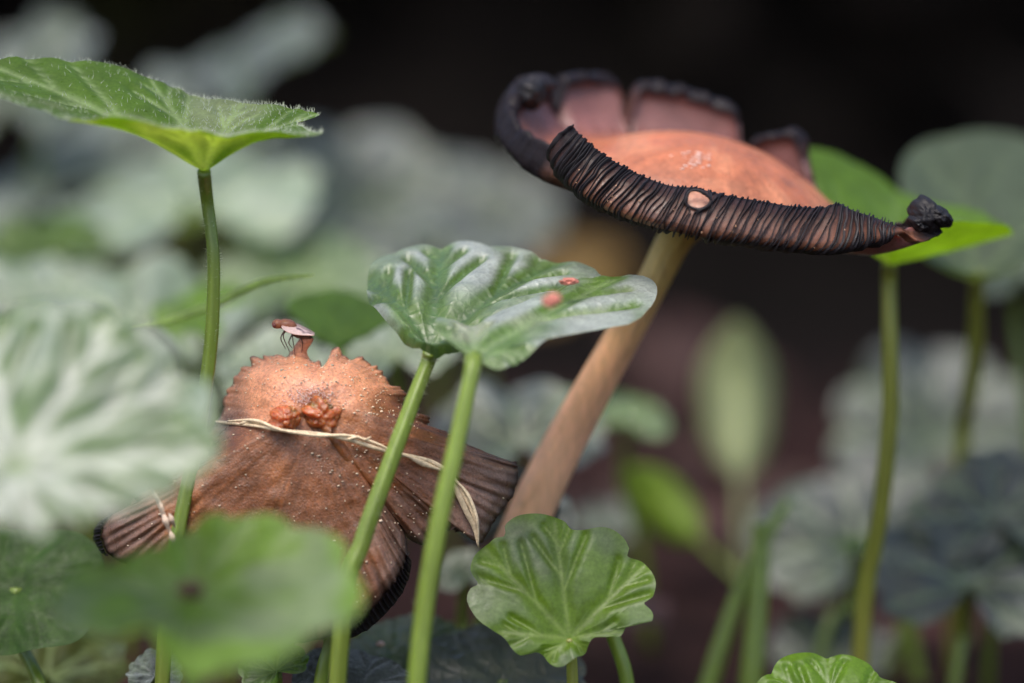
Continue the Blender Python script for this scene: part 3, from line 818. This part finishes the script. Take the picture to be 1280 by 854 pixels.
# ------------------------------------------------------------------ dry grass bits
def straw():
    pts = [ON(268, 527, .06), ON(285, 529, .07), ON(320, 533, .08), ON(350, 538, .16), ON(395, 541, .16), ON(436, 549, .10), ON(470, 560, .08), ON(500, 568, .08), ON(540, 578, .08), ON(566, 597, .08), ON(584, 628, .1), ON(595, 655, .12)]
    root = thing('dry_grass_stem', pts[0], 'bleached dry grass stem lying across the brown cap', 'dry grass')
    c = np.array([.74, .58, .39])
    m = MB(); m.tube(pts, [.014, .02, .018, .018, .022, .028, .027, .024, .03, .026, .026, .02], c, n=9, seg=90, flat=.7); m.build('stalk', M_STRAW, root)
    m = MB(); m.tube([p + UPV * (.045 * math.sin(k * 1.7) + .02) - FWD * .03 for k, p in enumerate(pts[1:8])], [.012, .02, .018, .02, .018, .012], c * 1.15, n=7, seg=60, flat=.6); m.build('strand', M_STRAW, root)
    m = MB(); m.tube([ON(300, 531, .1), ON(312, 527, .1), ON(330, 530, .1), ON(345, 536, .14)], [.01, .03, .03, .01], c * 1.1, n=8, flat=.5); m.build('husk', M_STRAW, root)
    m = MB(); m.tube([ON(436, 549, .12), ON(446, 545, .14), ON(456, 549, .14), ON(466, 547, .12)], [.02, .016, .014, .006], c, n=7); m.build('curl', M_STRAW, root)
    m = MB(); m.tube([ON(510, 570, .1), ON(530, 580, .1), ON(552, 588, .1)], [.01, .04, .012], c * 1.05, n=8, flat=.5); m.build('husk', M_STRAW, root)
    e = at(598, 684, -.1)
    m = MB(); m.tube([ON(560, 592, .1), ON(570, 612, .12), ON(582, 640, .12), at(593, 660, -.12), e], [.015, .034, .036, .03, .01], c * .8, n=10, flat=.45); m.build('husk', M_STRAW, root)
    m = MB(); m.tube([ON(566, 597, .12), ON(585, 618, .14), at(596, 648, -.2), e], [.012, .022, .02, .01], c * .9, n=7); m.build('strand', M_STRAW, root)
straw()

def spikelet():
    root = thing('grass_spikelet', at(190, 606, -.6), 'small dry grass spikelet caught beside the green leaf stalk', 'dry grass')
    c = np.array([.62, .47, .36]); D = -.62
    m = MB(); m.tube([at(186, 604, D), at(196, 626, D), at(204, 646, D), at(213, 664, D), at(217, 682, D)], [.008, .014, .016, .014, .01], c, n=7); m.build('stalk', M_STRAW, root)
    for a, b, w_ in (((190, 612), (204, 640), .05), ((196, 620), (210, 655), .045), ((203, 640), (213, 668), .075), ((211, 642), (219, 660), .07), ((212, 663), (220, 686), .075), ((187, 606), (196, 628), .03)):
        a, b = np.array(a), np.array(b)
        m = MB(); m.tube([at(*a, D), at(*(a * .6 + b * .4), D - .06), at(*b, D)], [.008, w_ * .62, .006], c * rng.uniform(.85, 1.15), n=9, seg=14, flat=.55); m.build('husk', M_STRAW, root)
spikelet()

def blade_grass(pts, wd, label, base, name='grass_tuft', cat='grass blade', group=None, curl=.25, lance=False):
    P = catmull(pts, 40)
    root = thing(name, (P[0][0], P[0][1], P[0][2]), label, cat, group)
    T = np.gradient(P, axis=0); T /= np.linalg.norm(T, axis=1)[:, None]
    V = []
    f = np.linspace(0, 1, 40)
    wv = wd * np.sin(np.pi * np.clip(f * .96 + .03, 0, 1)) ** .6
    if lance: wv = wd * np.where(f > .34, np.sin(np.pi * np.clip((f - .34) / .66 * .95 + .05, 0, 1) ** .9) ** .8, .0) + wd * .09 * (f < .5) + .01
    for k in range(40):
        sd_ = np.cross(T[k], FWD); sd_ /= np.linalg.norm(sd_)
        for g in np.linspace(-1, 1, 7):
            V.append(P[k] + sd_ * wv[k] * g + FWD * curl * wv[k] * g * g)
    C = mix(base, base * 1.5 + .02, np.tile(np.exp(-(np.linspace(-1, 1, 7) / .2) ** 2), 40))
    b = mesh('blade', V, gridf(40, 7), M_LEAF, root, C, uv=np.asarray(V)[:, [0, 2]])
    md = b.modifiers.new('thickness', 'SOLIDIFY'); md.thickness = .02
    return root
blade_grass([at(165, 413, 2.6), at(215, 400, 2.3), at(270, 380, 1.9), at(330, 352, 1.5), at(392, 344, 1.3)], .055,
            'narrow pale grass blade slanting behind the tallest green stalk', np.array([.32, .40, .17]))

# ------------------------------------------------------------------ leaves in and near the sharp plane
r_, P_, U_, TH_, n_, pts_ = leaf(255, 214, -.6, 215, 70, 4, -8, 'tall hairy green leaf seen edge-on at the top of the longest stalk', M_LEAF, G_MID * 1.15, G_VEIN * 1.2, .75,
     path=[(259, 250, -.3), (267, 320, -.3), (266, 400, -.25), (260, 465, -.2), (245, 560, -.2), (226, 650, -.3), (208, 760, -.4)], pr=.082, pcol=P_GREEN * .9,
     na=260, nr=48, fun=.16, quilt=.03, wav=.015, seed=3, scal=.025, mott=.5, mcol=np.array([.30, .33, .22]),
     out=[(-30, 92, .1), (0, 74, .4), (60, 78, .5), (130, 88, .6), (200, 104, .6), (260, 122, .5), (330, 136, .3), (399, 143, .05), (372, 156, -.3), (402, 168, -1.0), (385, 178, -1.15), (330, 172, -1.2),
          (285, 170, -1.3), (230, 160, -1.6), (180, 161, -1.7), (140, 153, -1.7), (95, 151, -1.6), (60, 140, -1.3), (20, 130, -1.2), (-25, 115, -.7)])
hairs(r_, P_, 2600, .062, 5)
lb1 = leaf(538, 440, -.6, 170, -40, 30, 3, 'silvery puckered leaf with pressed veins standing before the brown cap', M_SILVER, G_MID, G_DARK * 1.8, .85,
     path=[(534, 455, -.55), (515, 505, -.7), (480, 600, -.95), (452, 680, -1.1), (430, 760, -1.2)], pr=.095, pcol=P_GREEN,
     na=300, nr=56, fun=.14, quilt=.085, wav=.015, seed=5, scal=.035, lobes=21, vw=1.0, painted_gloss=.92, nveins=9, mott=.25, mcol=np.array([.13, .18, .10]),
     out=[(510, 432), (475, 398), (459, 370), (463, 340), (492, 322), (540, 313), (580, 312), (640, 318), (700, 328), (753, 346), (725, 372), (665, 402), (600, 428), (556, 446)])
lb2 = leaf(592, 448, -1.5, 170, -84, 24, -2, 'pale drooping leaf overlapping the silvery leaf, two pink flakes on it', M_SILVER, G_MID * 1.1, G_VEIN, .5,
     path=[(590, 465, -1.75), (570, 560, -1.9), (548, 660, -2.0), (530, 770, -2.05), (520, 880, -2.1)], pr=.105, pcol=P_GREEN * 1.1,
     na=220, nr=44, fun=.04, quilt=.06, wav=.025, wk=3, seed=8, scal=.03, lobes=17, mott=1.0, painted_gloss=.85, mcol=np.array([.33, .35, .25]),
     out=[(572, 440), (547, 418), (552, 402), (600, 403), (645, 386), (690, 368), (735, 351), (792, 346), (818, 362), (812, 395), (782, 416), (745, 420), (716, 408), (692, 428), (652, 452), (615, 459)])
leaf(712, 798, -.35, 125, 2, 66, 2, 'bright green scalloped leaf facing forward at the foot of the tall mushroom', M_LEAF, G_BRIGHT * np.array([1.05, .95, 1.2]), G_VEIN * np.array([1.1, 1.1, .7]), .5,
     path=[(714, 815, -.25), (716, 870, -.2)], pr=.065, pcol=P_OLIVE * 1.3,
     na=280, nr=48, fun=.06, cup=.04, quilt=.06, wav=.03, seed=11, scal=.02, lobes=9, wide=1.0, mott=.5, vw=.8, painted_gloss=.22,
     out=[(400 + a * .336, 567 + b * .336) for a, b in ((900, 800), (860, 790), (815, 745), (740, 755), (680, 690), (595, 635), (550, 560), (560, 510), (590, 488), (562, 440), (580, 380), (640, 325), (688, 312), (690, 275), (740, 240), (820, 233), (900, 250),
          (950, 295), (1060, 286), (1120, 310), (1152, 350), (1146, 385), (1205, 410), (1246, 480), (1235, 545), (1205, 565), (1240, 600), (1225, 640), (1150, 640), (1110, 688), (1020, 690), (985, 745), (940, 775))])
leaf(1040, 905, -.2, 95, 0, 50, 2, 'small yellow-green leaf peeping up at the lower edge beneath the grey leaves', M_LEAF, G_BRIGHT, G_VEIN * 1.2, .7,
     na=160, nr=32, fun=.2, droop=.1, quilt=.11, wav=.03, seed=13, scal=.10, lobes=9)
leaf(20, 735, .9, 150, -60, 52, 6, 'dark green glossy leaf below the big blurred silvery leaf', M_DARK, np.array([.020, .052, .005]), G_MID, .1,
     na=160, nr=32, fun=.04, quilt=.015, wav=.02, seed=15, scal=.01, mott=.1, wide=1.0,
     out=[(-40, 668), (40, 660), (100, 668), (129, 700), (124, 760), (100, 800), (50, 812), (0, 818), (-50, 815), (-80, 740)])
leaf(446, 868, .5, 75, -10, 38, -4, 'rough charcoal-grey leaf at the foot of the brown mushroom', M_FUZZY, np.array([.045, .052, .045]), np.array([.03, .035, .03]), .3,
     na=140, nr=32, fun=.1, droop=.12, quilt=.09, wav=.04, seed=17, scal=.04)
leaf(505, 850, 1.4, 105, -22, 38, 0, 'grey leaf with a toothed green edge behind the thick green stalk', M_SILVER, G_DARK, G_MID, .3,
     na=160, nr=30, fun=.08, quilt=.03, wav=.03, seed=19, scal=.03, serr=34, wide=.9)
leaf(628, 850, 1.2, 95, 10, 40, -6, 'flat dull grey leaf between the thick stalk and the bright scalloped leaf', M_SILVER, G_GREY * .8, G_GREY, .3,
     na=110, nr=24, fun=.05, quilt=.03, wav=.03, seed=21)
leaf(582, 722, 4.0, 36, 10, 45, -6, 'small pale grey leaf peeping between the straw tip and the stalk', M_SILVER, G_PALE, G_PALE, .2, na=80, nr=16, seed=22)
leaf(668, 660, 3.2, 52, 0, 40, 0, 'grey leaf half hidden behind the bright scalloped leaf', M_SILVER, G_GREY, G_PALE, .3, na=80, nr=16, seed=23)
leaf(632, 640, 2.2, 62, -30, 72, 30, 'dark grey drooping leaf between the brown cap tip and the tall stem', M_FUZZY, np.array([.03, .036, .034]), G_GREY, .2, na=90, nr=20, seed=24, scal=.03)

stalk_hairs(lb1[0], lb1[5], .095, 420, .045, 4)
stalk_hairs(lb2[0], lb2[5], .105, 300, .045, 5)
stalk_hairs(r_, pts_, .082, 500, .04, 6)

# blurred ones nearer than the sharp plane
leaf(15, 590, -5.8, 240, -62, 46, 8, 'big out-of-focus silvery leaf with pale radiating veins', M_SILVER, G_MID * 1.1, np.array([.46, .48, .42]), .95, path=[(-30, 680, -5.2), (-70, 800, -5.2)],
     na=240, nr=50, fun=.04, quilt=.11, wav=.04, seed=31, scal=.08, lobes=17, nveins=9, painted_gloss=.5, mott=.6, vw=1.6, mcol=np.array([.24, .28, .2]),
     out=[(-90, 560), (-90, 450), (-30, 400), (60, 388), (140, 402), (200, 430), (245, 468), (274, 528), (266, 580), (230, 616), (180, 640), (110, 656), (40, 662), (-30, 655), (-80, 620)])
r2, P2, *_ = leaf(238, 742, -4.4, 180, 4, 46, 0, 'out-of-focus green leaf with a brown dimple, below the brown cap', M_LEAF, np.array([.19, .32, .055]), np.array([.36, .43, .26]), .4,
     na=150, nr=34, fun=.0, quilt=.05, wav=.03, wk=3, seed=33, scal=.12, lobes=11, mott=.8, mcol=np.array([.23, .29, .18]),
     out=[(76, 748, -5.0), (100, 716, -4.6), (150, 697, -4.4), (205, 680, -4.2), (255, 655, -4.0), (320, 645, -4.0), (385, 656, -4.3), (432, 690, -4.7), (450, 735, -5.2), (436, 775, -5.6), (400, 802, -5.9), (340, 830, -6.2), (270, 845, -6.3), (225, 840, -6.3), (200, 812, -6.1), (178, 790, -5.9), (140, 802, -5.9), (100, 792, -5.6), (80, 772, -5.4)])
m = MB(); m.blob(at(238, 738, -4.45), [RGT * .14, UPV * .10, FWD * .06], np.array([.20, .12, .07]), 14, 8, .3, 4)
m.blob(at(238, 739, -4.52), [RGT * .05, UPV * .04, FWD * .03], np.array([.03, .02, .016]), 10, 6); m.build('scar', M_DEAD, r2)

# ------------------------------------------------------------------ leaves behind, less and less sharp
BACK = [  # px, py, D, half width, yaw, tilt, roll, material, base, label
    (497, 452, 5.5, 72, 10, 32, 4, 1, G_PALE * 1.8, 'pale grey leaf behind the stalk of the silvery leaf'),
    (345, 470, 6.0, 66, -8, 45, 0, 1, G_PALE * 1.8, 'pale grey leaf directly behind the fly'),
    (650, 560, 6.5, 105, 5, 34, 4, 1, G_GREY * .5, 'grey leaf between the collapsed cap and the tall stem'),
    (785, 530, 9.0, 48, 0, 30, -10, 1, G_MID, 'dark green leaf just beyond the tall stem'),
    (175, 420, 8.0, 125, 15, 28, -4, 1, G_PALE * 1.8, 'whitish leaf behind the narrow grass blade'),
    (255, 400, 6.5, 60, 60, 26, 10, 0, G_BRIGHT, 'yellowish green leaf crossed by the tallest stalk'),
    (375, 372, 12.0, 110, 0, 30, 0, 1, G_MID, 'dull green leaf above the green funnel-shaped leaf'),
    (60, 395, 9.5, 90, -20, 40, 6, 1, G_PALE * 1.8, 'pale leaf peeping over the big silvery leaf'),
    (235, 285, 13.0, 155, 10, 20, 4, 1, G_PALE * 2.3, 'broad whitish leaf behind the upper part of the tallest stalk'),
    (60, 320, 11.0, 75, 30, 25, -5, 0, G_MID, 'small green leaf under the whitish leaves'),
    (65, 250, 15.0, 105, 25, 24, 18, 1, G_GREY * 1.7, 'grey-green leaf below the hairy edge-on leaf'),
    (30, 130, 15.0, 115, -30, 40, 42, 1, G_GREY, 'grey leaf standing steeply behind the hairy leaf'),
    (300, 108, 17.0, 125, -50, 14, 24, 1, G_GREY, 'long grey leaf slanting up behind the hairy leaf tip'),
    (450, 270, 18.0, 125, 10, 48, 0, 1, G_GREY * .9, 'large blurred grey leaf behind the silvery leaf'),
    (600, 275, 19.0, 92, -12, 44, -4, 1, G_GREY * .5, 'blurred grey leaf touching the edge of the split cap'),
    (545, 320, 15.0, 90, 0, 20, 0, 1, G_GREY * .5, 'grey leaf low behind the silvery leaf'),
    (150, 190, 20.0, 100, 0, 22, 14, 1, G_GREY * 1.7, 'dim grey leaf under the hairy leaf funnel'),
    (330, 210, 22.0, 80, 0, 20, -10, 1, G_GREY * 1.7, 'dim grey leaf beside the tallest stalk'),
    (10, 405, 4.0, 30, 0, 50, 0, 1, G_PALE, 'bluish pale leaf edge beside the big silvery leaf'),
    (60, 850, 3.0, 90, 0, 35, 0, 3, np.array([.045, .055, .008]), 'olive leaf under the dark glossy leaf'),
    (195, 845, .5, 34, 0, 45, 0, 2, np.array([.06, .075, .07]), 'small blue-grey leaf under the dimpled leaf'),
    (345, 840, .2, 40, 30, 40, 8, 0, G_MID, 'small green leaf edge under the dimpled leaf'),
    (760, 660, 13.0, 40, 0, 30, 0, 1, G_GREY, 'dim little leaf low beyond the tall stem'),
    # around the right-hand stalks
    (1275, 345, 8.5, 60, 0, 45, 0, 1, G_PALE, 'pale leaf beside the pale green one at the picture edge'),
    (1172, 560, 14.0, 128, 0, 58, 4, 1, np.array([.032, .040, .036]), 'upright dark grey leaf behind the pair of thin stalks'),
    (1075, 690, 9.5, 122, 10, 44, 4, 1, np.array([.032, .040, .036]), 'broad grey leaf behind the thinner stalk'),
    (1212, 735, 5.8, 112, -6, 46, -4, 1, np.array([.032, .040, .036]), 'dark grey-green leaf low beside the thin stalk'),
    (1245, 650, 6.2, 88, 0, 50, 6, 1, np.array([.032, .040, .036]), 'grey leaf above the low dark grey-green leaf'),
    (1040, 830, 9.0, 76, 0, 36, 0, 1, np.array([.032, .040, .036]), 'blurred grey leaf just above the small yellow-green leaf'),
    (1068, 685, 7.0, 24, 80, 10, 0, 0, G_MID, 'tiny green leaf on the thin stalk'),
    (1180, 640, 8.0, 36, -40, 24, 30, 0, G_DARK, 'little dark green leaf among the grey leaves'),
]
MS = (M_LEAF, M_SILVER, M_FUZZY, M_DARK)
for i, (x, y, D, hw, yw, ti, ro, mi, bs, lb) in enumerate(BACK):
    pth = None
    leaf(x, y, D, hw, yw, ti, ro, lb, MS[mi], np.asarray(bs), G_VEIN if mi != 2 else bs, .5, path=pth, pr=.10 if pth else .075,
         pcol=P_OLIVE * 1.3 if pth else P_GREEN * .8, na=84, nr=20, seed=40 + i, wav=.08, fun=.16, quilt=.11, mott=.6, scal=.12, painted_gloss=.35 if mi == 1 and x < 700 else 0, lobes=random.choice((9, 11, 13)))
leaf(1112, 330, 2.8, 130, 40, 10, -4, 'green leaf under the cap tip, its lit underside bright yellow-green', M_LEAF, G_BRIGHT * .9, G_VEIN, .4,
     path=[(1111, 345, 3.0), (1112, 430, 3.0), (1112, 520, 3.1), (1100, 640, 3.3), (1080, 755, 3.6)], pr=.105, pcol=P_OLIVE * 1.2,
     na=170, nr=36, fun=.05, wav=.02, wk=2, quilt=.03, seed=91, scal=.02,
     out=[(1085, 290, 2.2), (1040, 262, 2.8), (1008, 238, 3.2), (983, 212, 3.5), (996, 188, 4.0), (1040, 192, 4.4), (1090, 215, 4.6), (1130, 245, 4.5), (1180, 262, 4.2), (1230, 270, 3.7), (1266, 292, 2.8),
          (1250, 280, 2.0), (1215, 277, 1.5), (1170, 282, 1.3), (1130, 294, 1.5)])

leaf(1221, 346, 5.0, 110, 6, 34, -3, 'pale green leaf behind the black cap tip', M_LEAF, G_PALE * .95, G_VEIN, .4,
     path=[(1221, 365, 5.2), (1219, 430, 5.8), (1211, 500, 6.4), (1203, 560, 7.0)], pr=.105, pcol=P_OLIVE * 1.3,
     na=150, nr=32, fun=.06, wav=.03, quilt=.05, seed=92, scal=.03, mott=.4,
     out=[(1150, 320, 4.0), (1140, 300, 4.6), (1128, 260, 5.6), (1125, 215, 6.3), (1145, 185, 6.9), (1190, 170, 7.2), (1250, 172, 7.4), (1300, 190, 7.2), (1320, 250, 6.2), (1300, 310, 4.8), (1268, 340, 4.0), (1240, 350, 3.8), (1190, 338, 3.8)])

leaf(425, 442, 3.4, 70, 10, 26, 4, 'green funnel-shaped leaf just behind the torn edge and the fly', M_LEAF, G_MID * .9, G_BRIGHT, .3, na=110, nr=24, fun=.08, wav=.03, seed=93, scal=.03,
     out=[(400, 428), (372, 405), (358, 386), (385, 369), (430, 365), (475, 378), (500, 396), (478, 412), (448, 430)])

# ------------------------------------------------------------------ lance-shaped plant and shoots
def lance(J, tip, wd, label, base, name='lance_leaf'):
    blade_grass([J, (J * .6 + tip * .4) + FWD * .2, (J * .25 + tip * .75) + FWD * .3, tip], wd, label, base, name, 'leaf', None, .5, True)
lance(at(930, 730, 13), at(922, 398, 14), .60, 'tall pale lance-shaped leaf standing in the dark gap', np.array([.24, .27, .15]))
lance(at(935, 735, 10), at(780, 585, 10.5), .40, 'short bright green lance leaf leaning towards the tall stem', np.array([.17, .25, .025]))
def shoot(pts, r, label):
    P = [at(*q) for q in pts]
    g = P[-1].copy(); g[2] = 0
    root = thing('green_shoot', g, label, 'plant shoot', 'thin green shoots in front of the dark gap')
    m = MB(); m.tube(P + [np.array([g[0] + (P[-1] - P[-2])[0] * .3, g[1], -.1])], r, P_GREEN * 1.1, n=10, seg=40); m.build('stalk', M_PETIOLE, root)
shoot([(985, 628, 5.5), (962, 665, 5.2), (925, 740, 5.0), (885, 860, 4.8)], [.05, .09, .12, .12], 'green shoot slanting up towards the broad grey leaf')
shoot([(950, 655, 4.6), (951, 690, 4.6), (946, 770, 4.5), (938, 862, 4.4)], [.10, .13, .15, .15], 'upright bright green shoot crossing the slanting shoot')
shoot([(756, 775, .8), (768, 800, .8), (785, 862, .8)], [.08, .09, .09], 'short green stalk half hidden behind the bright scalloped leaf')
shoot([(1130, 770, 8), (1140, 800, 8), (1150, 860, 8)], [.1, .1, .1], 'dim stalk under the low dark grey-green leaf')
shoot([(395, 770, .2), (412, 800, .2), (400, 860, .2)], [.07, .08, .09], 'olive stalk between the dimpled leaf and the charcoal leaf')

# ------------------------------------------------------------------ flakes and dead leaves
for (x, y, D, sx, sz, lb) in ((711, 352, -.55, .10, .04, 'pink flake lying on the silvery leaf'), (690, 376, -2.3, .085, .075, 'round pink flake on the pale drooping leaf')):
    m = MB(); m.blob(at(x, y, D), [RGT * sx, UPV * sz, FWD * .06], np.array([.55, .20, .15]), 30, 20, .7, int(x))
    tag(m.build('fallen_flake', M_DEAD, None, origin=at(x, y, D)), lb, 'flake', 'pink flakes on the leaves')
m = MB(); m.blob(at(476, 805, 1.1), [RGT * .06, UPV * .035, FWD * .03], np.array([.5, .36, .32]), 12, 8, .3, 3)
tag(m.build('fallen_flake', M_DEAD, None, origin=at(476, 805, 1.1)), 'pale flake lying on the grey toothed leaf', 'flake')

def dead_leaf(x, y, D, hw, yaw, tilt, roll, c, label):
    J = at(x, y, D); Rr = hw / FPX * (FOC + D)
    P, vein, U, TH, qz = leaf_shape(Rr, 60, 14, lobes=7, scal=.03, sinus=.2, wide=.6, fun=.05, wav=.12, droop=.2, seed=int(x))
    W = P.reshape(-1, 3) @ orient(yaw, tilt, roll).T + J
    root = thing('dead_leaf', (J[0], J[1], max(0, J[2])), label, 'dead leaf', 'dead leaves on the soil')
    mesh('blade', W, gridf(14, 60, cv=True), M_DEAD, root, mix(np.asarray(c), np.asarray(c) * .5, vein.ravel()), uv=P.reshape(-1, 3)[:, :2])
dead_leaf(705, 345, 24, 95, -60, 40, 10, (.15, .085, .014), 'yellow-brown dead leaf behind the neck of the tall stem')
dead_leaf(880, 450, 30, 120, 60, 40, 0, (.040, .012, .008), 'reddish brown dead leaf far behind the lance leaf')
dead_leaf(860, 640, 14, 70, 20, 12, 0, (.07, .030, .026), 'purplish brown dead leaf on the soil near the lance leaves')
dead_leaf(800, 760, 8, 60, -30, 10, 0, (.06, .028, .026), 'dark brown dead leaf on the soil beyond the scalloped leaf')
for q_ in range(7):
    dead_leaf(690 + 62 * q_ + rng.uniform(-20, 20), rng.uniform(560, 800), rng.uniform(10, 24), rng.uniform(45, 80), rng.uniform(-180, 180), rng.uniform(4, 22), rng.uniform(-10, 10), np.array((.055, .026, .018)) * rng.uniform(.6, 1.5),
              ('curled dark dead leaf on the soil between the tall stem and the lance leaves', 'flat rusty dead leaf deep in the gap past the tall stem', 'small dim dead leaf below the short lance leaf', 'dim dead leaf under the tall pale lance leaf',
               'brown dead leaf behind the crossing green shoots', 'dead leaf lying at the edge of the broad grey leaf', 'dark dead leaf under the thin stalk of the cap-tip leaf')[q_])
dead_leaf(420, 828, 1.0, 26, 60, 40, 0, (.30, .20, .08), 'small tan dead leaf scrap beside the charcoal leaf')
